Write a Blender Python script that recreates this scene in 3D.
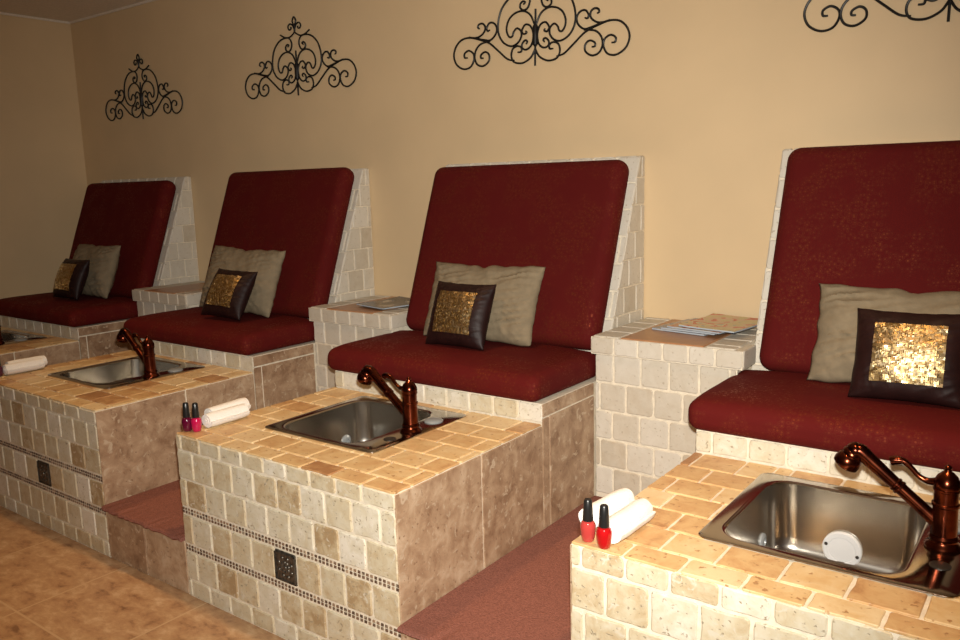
import bpy, bmesh, math, random
from mathutils import Vector, Matrix, noise

for o in list(bpy.data.objects):
    bpy.data.objects.remove(o)
SC = bpy.context.scene
COL = SC.collection
PI = math.pi

# ------------------------------------------------------------------ camera
cam_data = bpy.data.cameras.new('camera')
cam = bpy.data.objects.new('camera', cam_data)
COL.objects.link(cam)
CAM = Vector((2.2348, -1.3798, 1.2897))
fw = Vector((-0.58978289, 0.79046301, -0.16530084))
rt = Vector((0.80382409, 0.59429431, -0.02609802))
up = Vector((-0.07760782, 0.14826496, 0.98589783))
m = Matrix.Identity(4)
for i in range(3):
    m[i][0], m[i][1], m[i][2], m[i][3] = rt[i], up[i], -fw[i], CAM[i]
cam.matrix_world = m
cam_data.sensor_width = 36
cam_data.lens = 808.12 / 960 * 36
cam_data.clip_start = 0.02
SC.camera = cam

# ------------------------------------------------------------------ world, lights, exposure
w = bpy.data.worlds.new('world')
SC.world = w
w.use_nodes = True
w.node_tree.nodes['Background'].inputs[0].default_value = (1.0, 0.72, 0.45, 1)
w.node_tree.nodes['Background'].inputs[1].default_value = 0.01
SC.view_settings.view_transform = 'Standard'
SC.view_settings.look = 'None'
SC.view_settings.gamma = 1
SC.view_settings.exposure = 0.0


def lamp(name, kind, loc, energy, color, size=None, rot=(0, 0, 0)):
    d = bpy.data.lights.new(name, kind)
    d.energy = energy
    d.color = color
    if kind == 'AREA':
        d.shape = 'DISK'
        d.size = size
    elif size:
        d.shadow_soft_size = size
    o = bpy.data.objects.new(name, d)
    o.location = loc
    o.rotation_euler = rot
    COL.objects.link(o)
    return o


FL = CAM + up * 0.09 + rt * 0.01 + fw * 0.03
fl = lamp('camera_flash', 'SPOT', FL, 335, (1.0, 0.945, 0.85), 0.02, cam.matrix_world.to_euler())
fl.data.spot_size = math.radians(91)
fl.data.spot_blend = 1.0
WARM = (1.0, 0.60, 0.28)
for i, (lx, ly, e) in enumerate(((1.95, 0.15, 60), (0.45, 0.15, 48), (-0.95, 0.15, 36), (-0.6, -1.2, 30), (-2.3, 0.15, 9), (1.2, -1.6, 30))):
    dl = lamp('ceiling_downlight', 'SPOT', (lx, ly, 2.36), e, WARM, 0.05)
    dl.data.spot_size = math.radians(80)
    dl.data.spot_blend = 0.9

# ------------------------------------------------------------------ dimensions (metres)
W = 0.93
H = 0.5475
ZC = 0.2017
LP = 0.682
HB = 0.6113
YT = 1.0159
D = 1.4348
ZT = 0.7765
ZCAP = 0.714
XS = (-2.830, -1.4107, 0.0, 1.4223)
ZW = 1.3792
XL = -3.0769
ZCL = 2.3825
XR = 4.4
YF = -4.2

# ------------------------------------------------------------------ helpers
def link(name, me, parent=None):
    o = bpy.data.objects.new(name, me)
    COL.objects.link(o)
    if parent:
        o.parent = parent
    return o


def empty(name, loc, label, cat, group=None, rz=0.0):
    o = bpy.data.objects.new(name, None)
    o.empty_display_size = 0.05
    COL.objects.link(o)
    o.location = loc
    o.rotation_euler = (0, 0, rz)
    return tag(o, label, cat, group)


def tag(o, label, cat, group=None):
    o['label'] = label
    o['category'] = cat
    if group:
        o['group'] = group
    return o


class MB:
    """collects polygons, one tint number per face, and builds one mesh"""

    def __init__(self):
        self.v, self.f, self.t, self.mi = [], [], [], []

    def add(self, vs, fs, tint=0.5, mi=0):
        n = len(self.v)
        self.v += [tuple(a) for a in vs]
        for f in fs:
            self.f.append([n + i for i in f])
            self.t.append(tint)
            self.mi.append(mi)

    def box(self, x0, x1, y0, y1, z0, z1, tint=0.5, mi=0):
        vs = [(x, y, z) for z in (z0, z1) for y in (y0, y1) for x in (x0, x1)]
        self.add(vs, [(0, 2, 3, 1), (4, 5, 7, 6), (0, 1, 5, 4), (2, 6, 7, 3), (0, 4, 6, 2), (1, 3, 7, 5)], tint, mi)

    def prism(self, pts, lo, hi, mapf, tint=0.5, mi=0):
        n = len(pts)
        vs = [mapf(a, b, lo) for a, b in pts] + [mapf(a, b, hi) for a, b in pts]
        fs = [list(range(n))[::-1], list(range(n, 2 * n))]
        fs += [(i, (i + 1) % n, n + (i + 1) % n, n + i) for i in range(n)]
        self.add(vs, fs, tint, mi)

    def loft(self, rings, cap0=True, cap1=True, closed=True, tint=0.5, mi=0):
        n = len(rings[0])
        vs = [p for r in rings for p in r]
        fs = []
        for k in range(len(rings) - 1):
            for i in range(n if closed else n - 1):
                j = (i + 1) % n
                fs.append((k * n + i, k * n + j, (k + 1) * n + j, (k + 1) * n + i))
        if cap0:
            fs.append(list(range(n))[::-1])
        if cap1:
            fs.append([(len(rings) - 1) * n + i for i in range(n)])
        self.add(vs, fs, tint, mi)

    def lathe(self, prof, c=(0, 0, 0), ax=None, n=24, tint=0.5, mi=0):
        """prof: (r, h) along axis ax from c"""
        ax = Vector(ax or (0, 0, 1)).normalized()
        u = ax.orthogonal().normalized()
        v = ax.cross(u)
        c = Vector(c)
        rings = [[c + ax * h + (u * math.cos(2 * PI * i / n) + v * math.sin(2 * PI * i / n)) * max(r, 1e-5)
                  for i in range(n)] for r, h in prof]
        self.loft(rings, tint=tint, mi=mi)

    def tube(self, pts, rad, n=8, tint=0.5, mi=0):
        pts = [Vector(p) for p in pts]
        if not isinstance(rad, (list, tuple)):
            rad = [rad] * len(pts)
        rings = []
        prev = None
        for i, p in enumerate(pts):
            t = (pts[min(i + 1, len(pts) - 1)] - pts[max(i - 1, 0)]).normalized()
            if prev is None:
                u = t.orthogonal().normalized()
            else:
                u = (prev - t * prev.dot(t)).normalized()
            prev = u
            v = t.cross(u)
            rings.append([p + (u * math.cos(2 * PI * k / n) + v * math.sin(2 * PI * k / n)) * rad[i] for k in range(n)])
        self.loft(rings, tint=tint, mi=mi)

    def build(self, name, mats, parent=None, smooth=False, fix=True):
        me = bpy.data.meshes.new(name)
        me.from_pydata(self.v, [], self.f)
        if not isinstance(mats, (list, tuple)):
            mats = [mats]
        for q in mats:
            me.materials.append(q)
        me.polygons.foreach_set('material_index', self.mi)
        at = me.attributes.new('tint', 'FLOAT', 'FACE')
        at.data.foreach_set('value', self.t)
        if fix:
            bm = bmesh.new()
            bm.from_mesh(me)
            bmesh.ops.recalc_face_normals(bm, faces=bm.faces)
            bm.to_mesh(me)
            bm.free()
        if smooth:
            me.polygons.foreach_set('use_smooth', [True] * len(me.polygons))
            try:
                me.set_sharp_from_angle(angle=math.radians(38))
            except Exception:
                pass
        me.update()
        return link(name, me, parent)


def spline(pts, per=6):
    out = []
    n = len(pts)
    P = [Vector(p) for p in pts]
    for i in range(n - 1):
        a, b, c, d = P[max(i - 1, 0)], P[i], P[i + 1], P[min(i + 2, n - 1)]
        for k in range(per):
            t = k / per
            out.append(0.5 * ((2 * b) + (c - a) * t + (2 * a - 5 * b + 4 * c - d) * t * t + (3 * b - a - 3 * c + d) * t ** 3))
    out.append(P[-1])
    return out


# ------------------------------------------------------------------ materials
def mat(name, rough=0.5, metal=0.0, spec=0.5):
    m = bpy.data.materials.new(name)
    m.use_nodes = True
    nt = m.node_tree
    b = nt.nodes['Principled BSDF']
    b.inputs['Roughness'].default_value = rough
    b.inputs['Metallic'].default_value = metal
    b.inputs['Specular IOR Level'].default_value = spec
    return m, nt, b


def N(nt, typ, **kw):
    n = nt.nodes.new(typ)
    for k, v in kw.items():
        setattr(n, k, v)
    return n


def ramp(nt, stops, interp='LINEAR'):
    r = nt.nodes.new('ShaderNodeValToRGB')
    cr = r.color_ramp
    cr.interpolation = interp
    while len(cr.elements) < len(stops):
        cr.elements.new(0.5)
    for e, (p, c) in zip(cr.elements, stops):
        e.position = p
        e.color = (c[0], c[1], c[2], 1)
    return r


def plain(name, col, rough=0.5, metal=0.0, spec=0.5, noise_amt=0.0, scale=40, bump=0.0):
    m, nt, b = mat(name, rough, metal, spec)
    b.inputs['Base Color'].default_value = (*col, 1)
    if noise_amt or bump:
        tc = N(nt, 'ShaderNodeTexCoord')
        nz = N(nt, 'ShaderNodeTexNoise')
        nz.inputs['Scale'].default_value = scale
        nz.inputs['Detail'].default_value = 5
        nt.links.new(tc.outputs['Object'], nz.inputs['Vector'])
        if noise_amt:
            r = ramp(nt, [(0.3, [c * (1 - noise_amt) for c in col]), (0.7, [min(1, c * (1 + noise_amt)) for c in col])])
            nt.links.new(nz.outputs[0], r.inputs[0])
            nt.links.new(r.outputs[0], b.inputs['Base Color'])
        if bump:
            bp = N(nt, 'ShaderNodeBump')
            bp.inputs['Strength'].default_value = bump
            bp.inputs['Distance'].default_value = 0.004
            nt.links.new(nz.outputs[0], bp.inputs['Height'])
            nt.links.new(bp.outputs[0], b.inputs['Normal'])
    return m


def stone(name, stops, pit=(0.3, 0.25, 0.18), rough=0.55, vein=0.5, pits=0.42, pscale=90, nscale=14, bump=0.35, fill=None, stretch=(1, 1, 1)):
    """travertine: colour chosen by the tint of each tile, clouded by noise, with small pits"""
    m, nt, b = mat(name, rough)
    L = nt.links.new
    tc = N(nt, 'ShaderNodeTexCoord')
    at = N(nt, 'ShaderNodeAttribute', attribute_name='tint')
    sc = N(nt, 'ShaderNodeMath', operation='MULTIPLY')
    sc.inputs[1].default_value = 37.0
    L(at.outputs['Fac'], sc.inputs[0])
    mp = N(nt, 'ShaderNodeVectorMath', operation='MULTIPLY')
    mp.inputs[1].default_value = stretch
    L(tc.outputs['Object'], mp.inputs[0])
    off = N(nt, 'ShaderNodeVectorMath', operation='ADD')
    L(mp.outputs[0], off.inputs[0])
    L(sc.outputs[0], off.inputs[1])
    n1 = N(nt, 'ShaderNodeTexNoise')
    n1.inputs['Scale'].default_value = nscale
    n1.inputs['Detail'].default_value = 6
    n1.inputs['Roughness'].default_value = 0.65
    n1.inputs['Distortion'].default_value = 0.4
    L(off.outputs[0], n1.inputs['Vector'])
    mr = N(nt, 'ShaderNodeMapRange')
    mr.inputs['From Min'].default_value = 0.25
    mr.inputs['From Max'].default_value = 0.75
    mr.inputs['To Min'].default_value = -vein / 2
    mr.inputs['To Max'].default_value = vein / 2
    L(n1.outputs[0], mr.inputs['Value'])
    ad = N(nt, 'ShaderNodeMath', operation='ADD')
    L(at.outputs['Fac'], ad.inputs[0])
    L(mr.outputs[0], ad.inputs[1])
    r = ramp(nt, stops)
    L(ad.outputs[0], r.inputs[0])
    n2 = N(nt, 'ShaderNodeTexNoise')
    n2.inputs['Scale'].default_value = pscale
    n2.inputs['Detail'].default_value = 3
    n2.inputs['Roughness'].default_value = 0.5
    L(off.outputs[0], n2.inputs['Vector'])
    pr = ramp(nt, [(pits - 0.06, (1, 1, 1)), (pits, (0, 0, 0))])
    L(n2.outputs[0], pr.inputs[0])
    mx = N(nt, 'ShaderNodeMix', data_type='RGBA')
    mx.inputs[7].default_value = (*pit, 1)
    L(pr.outputs[0], mx.inputs[0])
    L(r.outputs[0], mx.inputs[6])
    last = mx.outputs[2]
    if fill:
        n3 = N(nt, 'ShaderNodeTexNoise')
        n3.inputs['Scale'].default_value = pscale * 0.45
        n3.inputs['Detail'].default_value = 4
        n3.inputs['Distortion'].default_value = 1.2
        L(off.outputs[0], n3.inputs['Vector'])
        fr = ramp(nt, [(0.60, (0, 0, 0)), (0.68, (1, 1, 1))])
        L(n3.outputs[0], fr.inputs[0])
        m2 = N(nt, 'ShaderNodeMix', data_type='RGBA')
        m2.inputs[7].default_value = (*fill, 1)
        L(fr.outputs[0], m2.inputs[0])
        L(last, m2.inputs[6])
        last = m2.outputs[2]
    L(last, b.inputs['Base Color'])
    sb = N(nt, 'ShaderNodeMath', operation='SUBTRACT')
    L(n1.outputs[0], sb.inputs[0])
    L(pr.outputs[0], sb.inputs[1])
    bp = N(nt, 'ShaderNodeBump')
    bp.inputs['Strength'].default_value = bump
    bp.inputs['Distance'].default_value = 0.004
    L(sb.outputs[0], bp.inputs['Height'])
    L(bp.outputs[0], b.inputs['Normal'])
    return m


M = {}
M['tumbled'] = stone('tumbled_travertine', [(0.0, (0.40, 0.28, 0.15)), (0.2, (0.53, 0.42, 0.26)), (0.45, (0.60, 0.52, 0.36)),
                                            (0.7, (0.65, 0.59, 0.45)), (1.0, (0.76, 0.71, 0.60))],
                     pit=(0.41, 0.34, 0.23), pits=0.37, pscale=110, vein=0.7, nscale=26, rough=0.6, bump=0.5, fill=(0.64, 0.58, 0.46))
M['table_tile'] = stone('pale_travertine', [(0.0, (0.50, 0.42, 0.31)), (0.4, (0.58, 0.52, 0.42)), (1.0, (0.68, 0.63, 0.54))],
                        pit=(0.48, 0.41, 0.31), pits=0.36, pscale=100, vein=0.5, nscale=26, rough=0.6, bump=0.35)
M['counter'] = stone('warm_lit_travertine', [(0.0, (0.38, 0.19, 0.08)), (0.25, (0.56, 0.335, 0.15)), (0.55, (0.66, 0.455, 0.22)), (1.0, (0.76, 0.60, 0.36))],
                     pit=(0.42, 0.23, 0.10), pits=0.37, pscale=70, vein=0.7, nscale=18, rough=0.42, bump=0.3)  # counter tiles: part of the warm overhead light is put into this colour
M['slab'] = stone('filled_travertine_slab', [(0.0, (0.22, 0.125, 0.07)), (0.35, (0.34, 0.215, 0.13)), (0.65, (0.44, 0.30, 0.19)), (1.0, (0.56, 0.42, 0.29))],
                  pit=(0.25, 0.15, 0.085), pits=0.36, pscale=80, vein=1.1, nscale=16, rough=0.5, fill=(0.52, 0.40, 0.28), bump=0.3)
M['inlay'] = stone('terracotta_inlay', [(0.0, (0.38, 0.17, 0.075)), (1.0, (0.52, 0.27, 0.13))], pit=(0.3, 0.15, 0.07), pits=0.3, vein=0.8, rough=0.35, bump=0.2)
M['grout'] = plain('cream_grout', (0.76, 0.68, 0.54), 0.85, noise_amt=0.12, scale=60)
M['mosaic'] = stone('mosaic_chip', [(0.0, (0.07, 0.04, 0.025)), (0.5, (0.16, 0.095, 0.06)), (0.8, (0.26, 0.165, 0.105)), (1.0, (0.42, 0.30, 0.20))],
                    vein=0.3, rough=0.55, bump=0.1)
M['accent'] = plain('aged_pewter', (0.11, 0.098, 0.08), 0.36, 0.7, noise_amt=0.5, scale=90, bump=0.4)
M['steel'] = None
M['copper'] = None


def steel(name, rough, col):
    m, nt, b = mat(name, rough, 1.0)
    b.inputs['Base Color'].default_value = (*col, 1)
    b.inputs['Anisotropic'].default_value = 0.3
    return m


def copper():
    m, nt, b = mat('oil_rubbed_copper', 0.22, 1.0)
    L = nt.links.new
    tc = N(nt, 'ShaderNodeTexCoord')
    nz = N(nt, 'ShaderNodeTexNoise')
    nz.inputs['Scale'].default_value = 30
    L(tc.outputs['Object'], nz.inputs['Vector'])
    r = ramp(nt, [(0.35, (0.075, 0.018, 0.010)), (0.7, (0.19, 0.045, 0.020))])
    L(nz.outputs[0], r.inputs[0])
    L(r.outputs[0], b.inputs['Base Color'])
    return m


M['steel'] = steel('polished_steel', 0.14, (0.46, 0.42, 0.38))
M['basin'] = steel('satin_steel', 0.215, (0.55, 0.515, 0.46))
M['copper'] = copper()
M['plastic_white'] = plain('white_plastic', (0.60, 0.61, 0.62), 0.35)
M['plastic_grey'] = plain('grey_plastic', (0.24, 0.26, 0.27), 0.25)
M['dark'] = plain('dark_rubber', (0.02, 0.016, 0.013), 0.4)
M['iron'] = plain('black_wrought_iron', (0.012, 0.011, 0.010), 0.45, 0.3)
M['towel'] = plain('white_terry', (0.86, 0.84, 0.80), 0.95, spec=0.1, noise_amt=0.06, scale=300, bump=0.5)
M['cap'] = plain('black_cap', (0.012, 0.012, 0.012), 0.3)
M['satin'] = plain('dark_brown_satin', (0.016, 0.005, 0.0045), 0.5, spec=0.22, noise_amt=0.3, scale=18)
M['beige'] = plain('beige_velvet', (0.225, 0.178, 0.115), 0.85, spec=0.15, noise_amt=0.10, scale=40, bump=0.25)
M['carpet'] = None


def fabric():
    """burgundy damask with a woven golden flower sprig"""
    m, nt, b = mat('burgundy_damask', 0.8, spec=0.12)
    L = nt.links.new
    tc = N(nt, 'ShaderNodeTexCoord')
    v = N(nt, 'ShaderNodeTexVoronoi')
    v.inputs['Scale'].default_value = 88
    v.inputs['Randomness'].default_value = 0.75
    L(tc.outputs['Object'], v.inputs['Vector'])
    r = ramp(nt, [(0.20, (1, 1, 1)), (0.34, (0, 0, 0)), (0.42, (0, 0, 0)), (0.50, (0.7, 0.7, 0.7)), (0.56, (0, 0, 0))])
    L(v.outputs['Distance'], r.inputs[0])
    n2 = N(nt, 'ShaderNodeTexNoise')
    n2.inputs['Scale'].default_value = 9
    n2.inputs['Detail'].default_value = 4
    L(tc.outputs['Object'], n2.inputs['Vector'])
    r2 = ramp(nt, [(0.42, (0, 0, 0)), (0.58, (1, 1, 1))])
    L(n2.outputs[0], r2.inputs[0])
    mu = N(nt, 'ShaderNodeMath', operation='MULTIPLY')
    L(r.outputs[0], mu.inputs[0])
    L(r2.outputs[0], mu.inputs[1])
    mx = N(nt, 'ShaderNodeMix', data_type='RGBA')
    mx.inputs[6].default_value = (0.092, 0.0062, 0.0055, 1)
    mx.inputs[7].default_value = (0.16, 0.030, 0.013, 1)
    L(mu.outputs[0], mx.inputs[0])
    L(mx.outputs[2], b.inputs['Base Color'])
    mm = N(nt, 'ShaderNodeMath', operation='MULTIPLY')
    mm.inputs[1].default_value = 0.65
    L(mu.outputs[0], mm.inputs[0])
    L(mm.outputs[0], b.inputs['Metallic'])
    mr = N(nt, 'ShaderNodeMapRange')
    mr.inputs['To Min'].default_value = 0.85
    mr.inputs['To Max'].default_value = 0.42
    L(mu.outputs[0], mr.inputs['Value'])
    L(mr.outputs[0], b.inputs['Roughness'])
    wv = N(nt, 'ShaderNodeTexNoise')
    wv.inputs['Scale'].default_value = 500
    L(tc.outputs['Object'], wv.inputs['Vector'])
    bp = N(nt, 'ShaderNodeBump')
    bp.inputs['Strength'].default_value = 0.35
    bp.inputs['Distance'].default_value = 0.002
    L(wv.outputs[0], bp.inputs['Height'])
    L(bp.outputs[0], b.inputs['Normal'])
    return m


M['fabric'] = fabric()
M['carpet'] = plain('mauve_brown_carpet', (0.25, 0.105, 0.080), 0.95, spec=0.05, noise_amt=0.28, scale=260, bump=0.9)


def sequin():
    m, nt, b = mat('gold_sequin', 0.40, 1.0)
    at = N(nt, 'ShaderNodeAttribute', attribute_name='tint')
    r = ramp(nt, [(0.0, (0.30, 0.20, 0.08)), (0.5, (0.42, 0.30, 0.14)), (1.0, (0.56, 0.46, 0.30))])
    nt.links.new(at.outputs['Fac'], r.inputs[0])
    nt.links.new(r.outputs[0], b.inputs['Base Color'])
    return m


M['sequin'] = sequin()


def wall_paint(name, col):
    return plain(name, col, 0.55, spec=0.3, noise_amt=0.03, scale=4, bump=0.03)


M['wall'] = wall_paint('cream_wall_paint', (0.68, 0.51, 0.305))
M['ceil'] = plain('ceiling_board', (0.74, 0.66, 0.56), 0.9, noise_amt=0.08, scale=90, bump=0.2)


def floor_mat():
    m, nt, b = mat('floor_travertine', 0.36)
    L = nt.links.new
    tc = N(nt, 'ShaderNodeTexCoord')
    mp = N(nt, 'ShaderNodeMapping')
    mp.inputs['Location'].default_value = (0.37, 0.37, 0)
    L(tc.outputs['Object'], mp.inputs[0])
    br = N(nt, 'ShaderNodeTexBrick', offset=0.0, squash=1.0)
    br.inputs['Scale'].default_value = 1
    br.inputs['Brick Width'].default_value = 0.458
    br.inputs['Row Height'].default_value = 0.458
    br.inputs['Mortar Size'].default_value = 0.004
    br.inputs['Mortar Smooth'].default_value = 0.3
    br.inputs['Color1'].default_value = (0, 0, 0, 1)
    br.inputs['Color2'].default_value = (1, 1, 1, 1)
    br.inputs['Mortar'].default_value = (0.5, 0.5, 0.5, 1)
    L(mp.outputs[0], br.inputs['Vector'])
    mul = N(nt, 'ShaderNodeVectorMath', operation='SCALE')
    mul.inputs['Scale'].default_value = 9
    L(br.outputs['Color'], mul.inputs[0])
    st = N(nt, 'ShaderNodeVectorMath', operation='MULTIPLY')
    st.inputs[1].default_value = (1.2, 2.0, 1)
    L(tc.outputs['Object'], st.inputs[0])
    ad = N(nt, 'ShaderNodeVectorMath', operation='ADD')
    L(st.outputs[0], ad.inputs[0])
    L(mul.outputs[0], ad.inputs[1])
    nz = N(nt, 'ShaderNodeTexNoise')
    nz.inputs['Scale'].default_value = 11
    nz.inputs['Detail'].default_value = 12
    nz.inputs['Roughness'].default_value = 0.7
    nz.inputs['Distortion'].default_value = 0.25
    L(ad.outputs[0], nz.inputs['Vector'])
    r = ramp(nt, [(0.33, (0.24, 0.125, 0.062)), (0.43, (0.42, 0.24, 0.125)), (0.54, (0.50, 0.31, 0.165)), (0.68, (0.63, 0.44, 0.27))])
    L(nz.outputs[0], r.inputs[0])
    mx = N(nt, 'ShaderNodeMix', data_type='RGBA')
    mx.inputs[7].default_value = (0.57, 0.39, 0.225, 1)
    L(br.outputs['Fac'], mx.inputs[0])
    L(r.outputs[0], mx.inputs[6])
    L(mx.outputs[2], b.inputs['Base Color'])
    bp = N(nt, 'ShaderNodeBump')
    bp.inputs['Strength'].default_value = 0.2
    bp.inputs['Distance'].default_value = 0.003
    L(nz.outputs[0], bp.inputs['Height'])
    L(bp.outputs[0], b.inputs['Normal'])
    return m


M['floor'] = floor_mat()

# ------------------------------------------------------------------ the room
def struct(name, x0, x1, y0, y1, z0, z1, mt):
    q = MB()
    q.box(x0, x1, y0, y1, z0, z1)
    o = q.build(name, mt)
    o['kind'] = 'structure'
    return o


T = 0.1
struct('floor', XL - T, XR + T, YF - T, D + T, -T, 0, M['floor'])
struct('ceiling', XL - T, XR + T, YF - T, D + T, ZCL, ZCL + T, M['ceil'])
struct('wall_back', XL - T, XR + T, D, D + T, 0, ZCL, M['wall'])
struct('wall_left', XL - T, XL, YF, D, 0, ZCL, M['wall'])
struct('wall_right', XR, XR + T, YF, D, 0, ZCL, M['wall'])
struct('wall_front', XL - T, XR + T, YF - T, YF, 0, ZCL, M['wall'])
struct('trim_1', XL + 0.01, XR, D - 0.01, D, ZCL - 0.012, ZCL, M['ceil'])
struct('trim_2', XL, XL + 0.01, YF, D, ZCL - 0.012, ZCL, M['ceil'])

# ------------------------------------------------------------------ tiles
def clip_poly(poly, a, b, c):
    """keep a*x+b*y<=c"""
    out = []
    n = len(poly)
    for i in range(n):
        p, q = poly[i], poly[(i + 1) % n]
        dp, dq = a * p[0] + b * p[1] - c, a * q[0] + b * q[1] - c
        if dp <= 0:
            out.append(p)
        if (dp < 0 < dq) or (dq < 0 < dp):
            t = dp / (dp - dq)
            out.append((p[0] + (q[0] - p[0]) * t, p[1] + (q[1] - p[1]) * t))
    return out


def shrink(poly, g):
    n = len(poly)
    res = poly
    for i in range(n):
        p, q = poly[i], poly[(i + 1) % n]
        dx, dy = q[0] - p[0], q[1] - p[1]
        l = math.hypot(dx, dy)
        if l < 1e-6:
            continue
        a, b = dy / l, -dx / l          # outward normal of a CCW polygon
        res = clip_poly(res, a, b, a * p[0] + b * p[1] - g)
        if len(res) < 3:
            return None
    # drop doubled points
    out = []
    for p in res:
        if not out or math.hypot(p[0] - out[-1][0], p[1] - out[-1][1]) > 1e-4:
            out.append(p)
    return out if len(out) >= 3 else None


def tile(mb, mapf, poly, rng, tint, t=0.004, gap=0.0032, rad=0.009, bev=0.003, jit=0.0012, mi=0, lift=0.0, small=0.008):
    p = shrink(poly, gap)
    if not p:
        return
    xs = [a for a, b in p]
    ys = [b for a, b in p]
    if min(max(xs) - min(xs), max(ys) - min(ys)) < small:
        return
    n = len(p)
    ring = []
    for i in range(n):
        a, b, c = Vector(p[i - 1]), Vector(p[i]), Vector(p[(i + 1) % n])
        r1 = min(rad * rng.uniform(0.5, 1.5), (a - b).length * 0.45)
        r2 = min(rad * rng.uniform(0.5, 1.5), (c - b).length * 0.45)
        s, e = b + (a - b).normalized() * r1, b + (c - b).normalized() * r2
        ring += [s, s * 0.25 + b * 0.5 + e * 0.25, e]
        if (c - b).length > 0.05:
            k = max(1, int((c - b).length / 0.03))
            nx = c + (b - c).normalized() * rad
            nrm = Vector(((c - b).y, -(c - b).x)).normalized()
            for j in range(1, k):
                q = e.lerp(nx, j / k)
                ring.append(q - nrm * abs(rng.gauss(0, jit)))
    ctr = sum(ring, Vector((0, 0))) / len(ring)
    tl = t + lift
    r0 = [mapf(q.x, q.y, -0.001) for q in ring]
    r1 = [mapf(q.x, q.y, tl - bev * 0.8) for q in ring]
    r2 = []
    for q in ring:
        d = q - ctr
        k = max(0.3, 1 - bev / max(d.length, 1e-4))
        z = ctr + d * k
        r2.append(mapf(z.x, z.y, tl))
    mb.loft([r0, r1, r2], cap0=False, tint=tint, mi=mi)


def rect_minus(r, h):
    """r, h = (x0,x1,y0,y1): the pieces of r outside h"""
    x0, x1, y0, y1 = r
    a0, a1, b0, b1 = h
    if x1 <= a0 or x0 >= a1 or y1 <= b0 or y0 >= b1:
        return [r]
    out = []
    if x0 < a0:
        out.append((x0, a0, y0, y1))
    if x1 > a1:
        out.append((a1, x1, y0, y1))
    m0, m1 = max(x0, a0), min(x1, a1)
    if y0 < b0:
        out.append((m0, m1, y0, b0))
    if y1 > b1:
        out.append((m0, m1, b1, y1))
    return out


def field(mb, mapf, a0, a1, rows, rng, pitch=0.0985, hole=None, region=None, tintf=None, **kw):
    """rows: (b0, b1, offset); running bond of tiles between a0 and a1"""
    for b0, b1, off in rows:
        x = a0 - pitch + off
        while x < a1 - 1e-4:
            wd = pitch * rng.uniform(0.96, 1.04) if 'even' not in kw else pitch
            l, r = max(x, a0), min(x + wd, a1)
            x += wd
            if r - l < 0.012:
                continue
            if a1 - r < 0.018:
                r = a1
                x = a1
            for q in (rect_minus((l, r, b0, b1), hole) if hole else [(l, r, b0, b1)]):
                poly = [(q[0], q[2]), (q[1], q[2]), (q[1], q[3]), (q[0], q[3])]
                if region:
                    n = len(region)
                    for i in range(n):
                        p1, p2 = region[i], region[(i + 1) % n]
                        aa, bb = p2[1] - p1[1], -(p2[0] - p1[0])
                        poly = clip_poly(poly, aa, bb, aa * p1[0] + bb * p1[1])
                        if len(poly) < 3:
                            break
                    if len(poly) < 3:
                        continue
                kk = {k: v for k, v in kw.items() if k != 'even'}
                tile(mb, mapf, poly, rng, tintf(rng) if tintf else min(1, max(0, rng.gauss(0.5, 0.22))), **kk)


HOLE = (0.212, 0.652, 0.2, 0.614)      # cut for the sink
SHIFT = ((0.03, 0), (0, 0), (0, 0), (0.014, -0.018))     # how far each sink sits from its usual place
WR0, WR1 = 0.0, 0.919                  # wedge of the back support in x
YW0, YW1 = 1.3937, 1.1686              # its front edge at ZW and at 0.7735


def wy(z):
    return YW1 + (YW0 - YW1) * (z - 0.7735) / (ZW - 0.7735)


DB = D - 0.0025                       # built work stops just short of the wall


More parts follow.
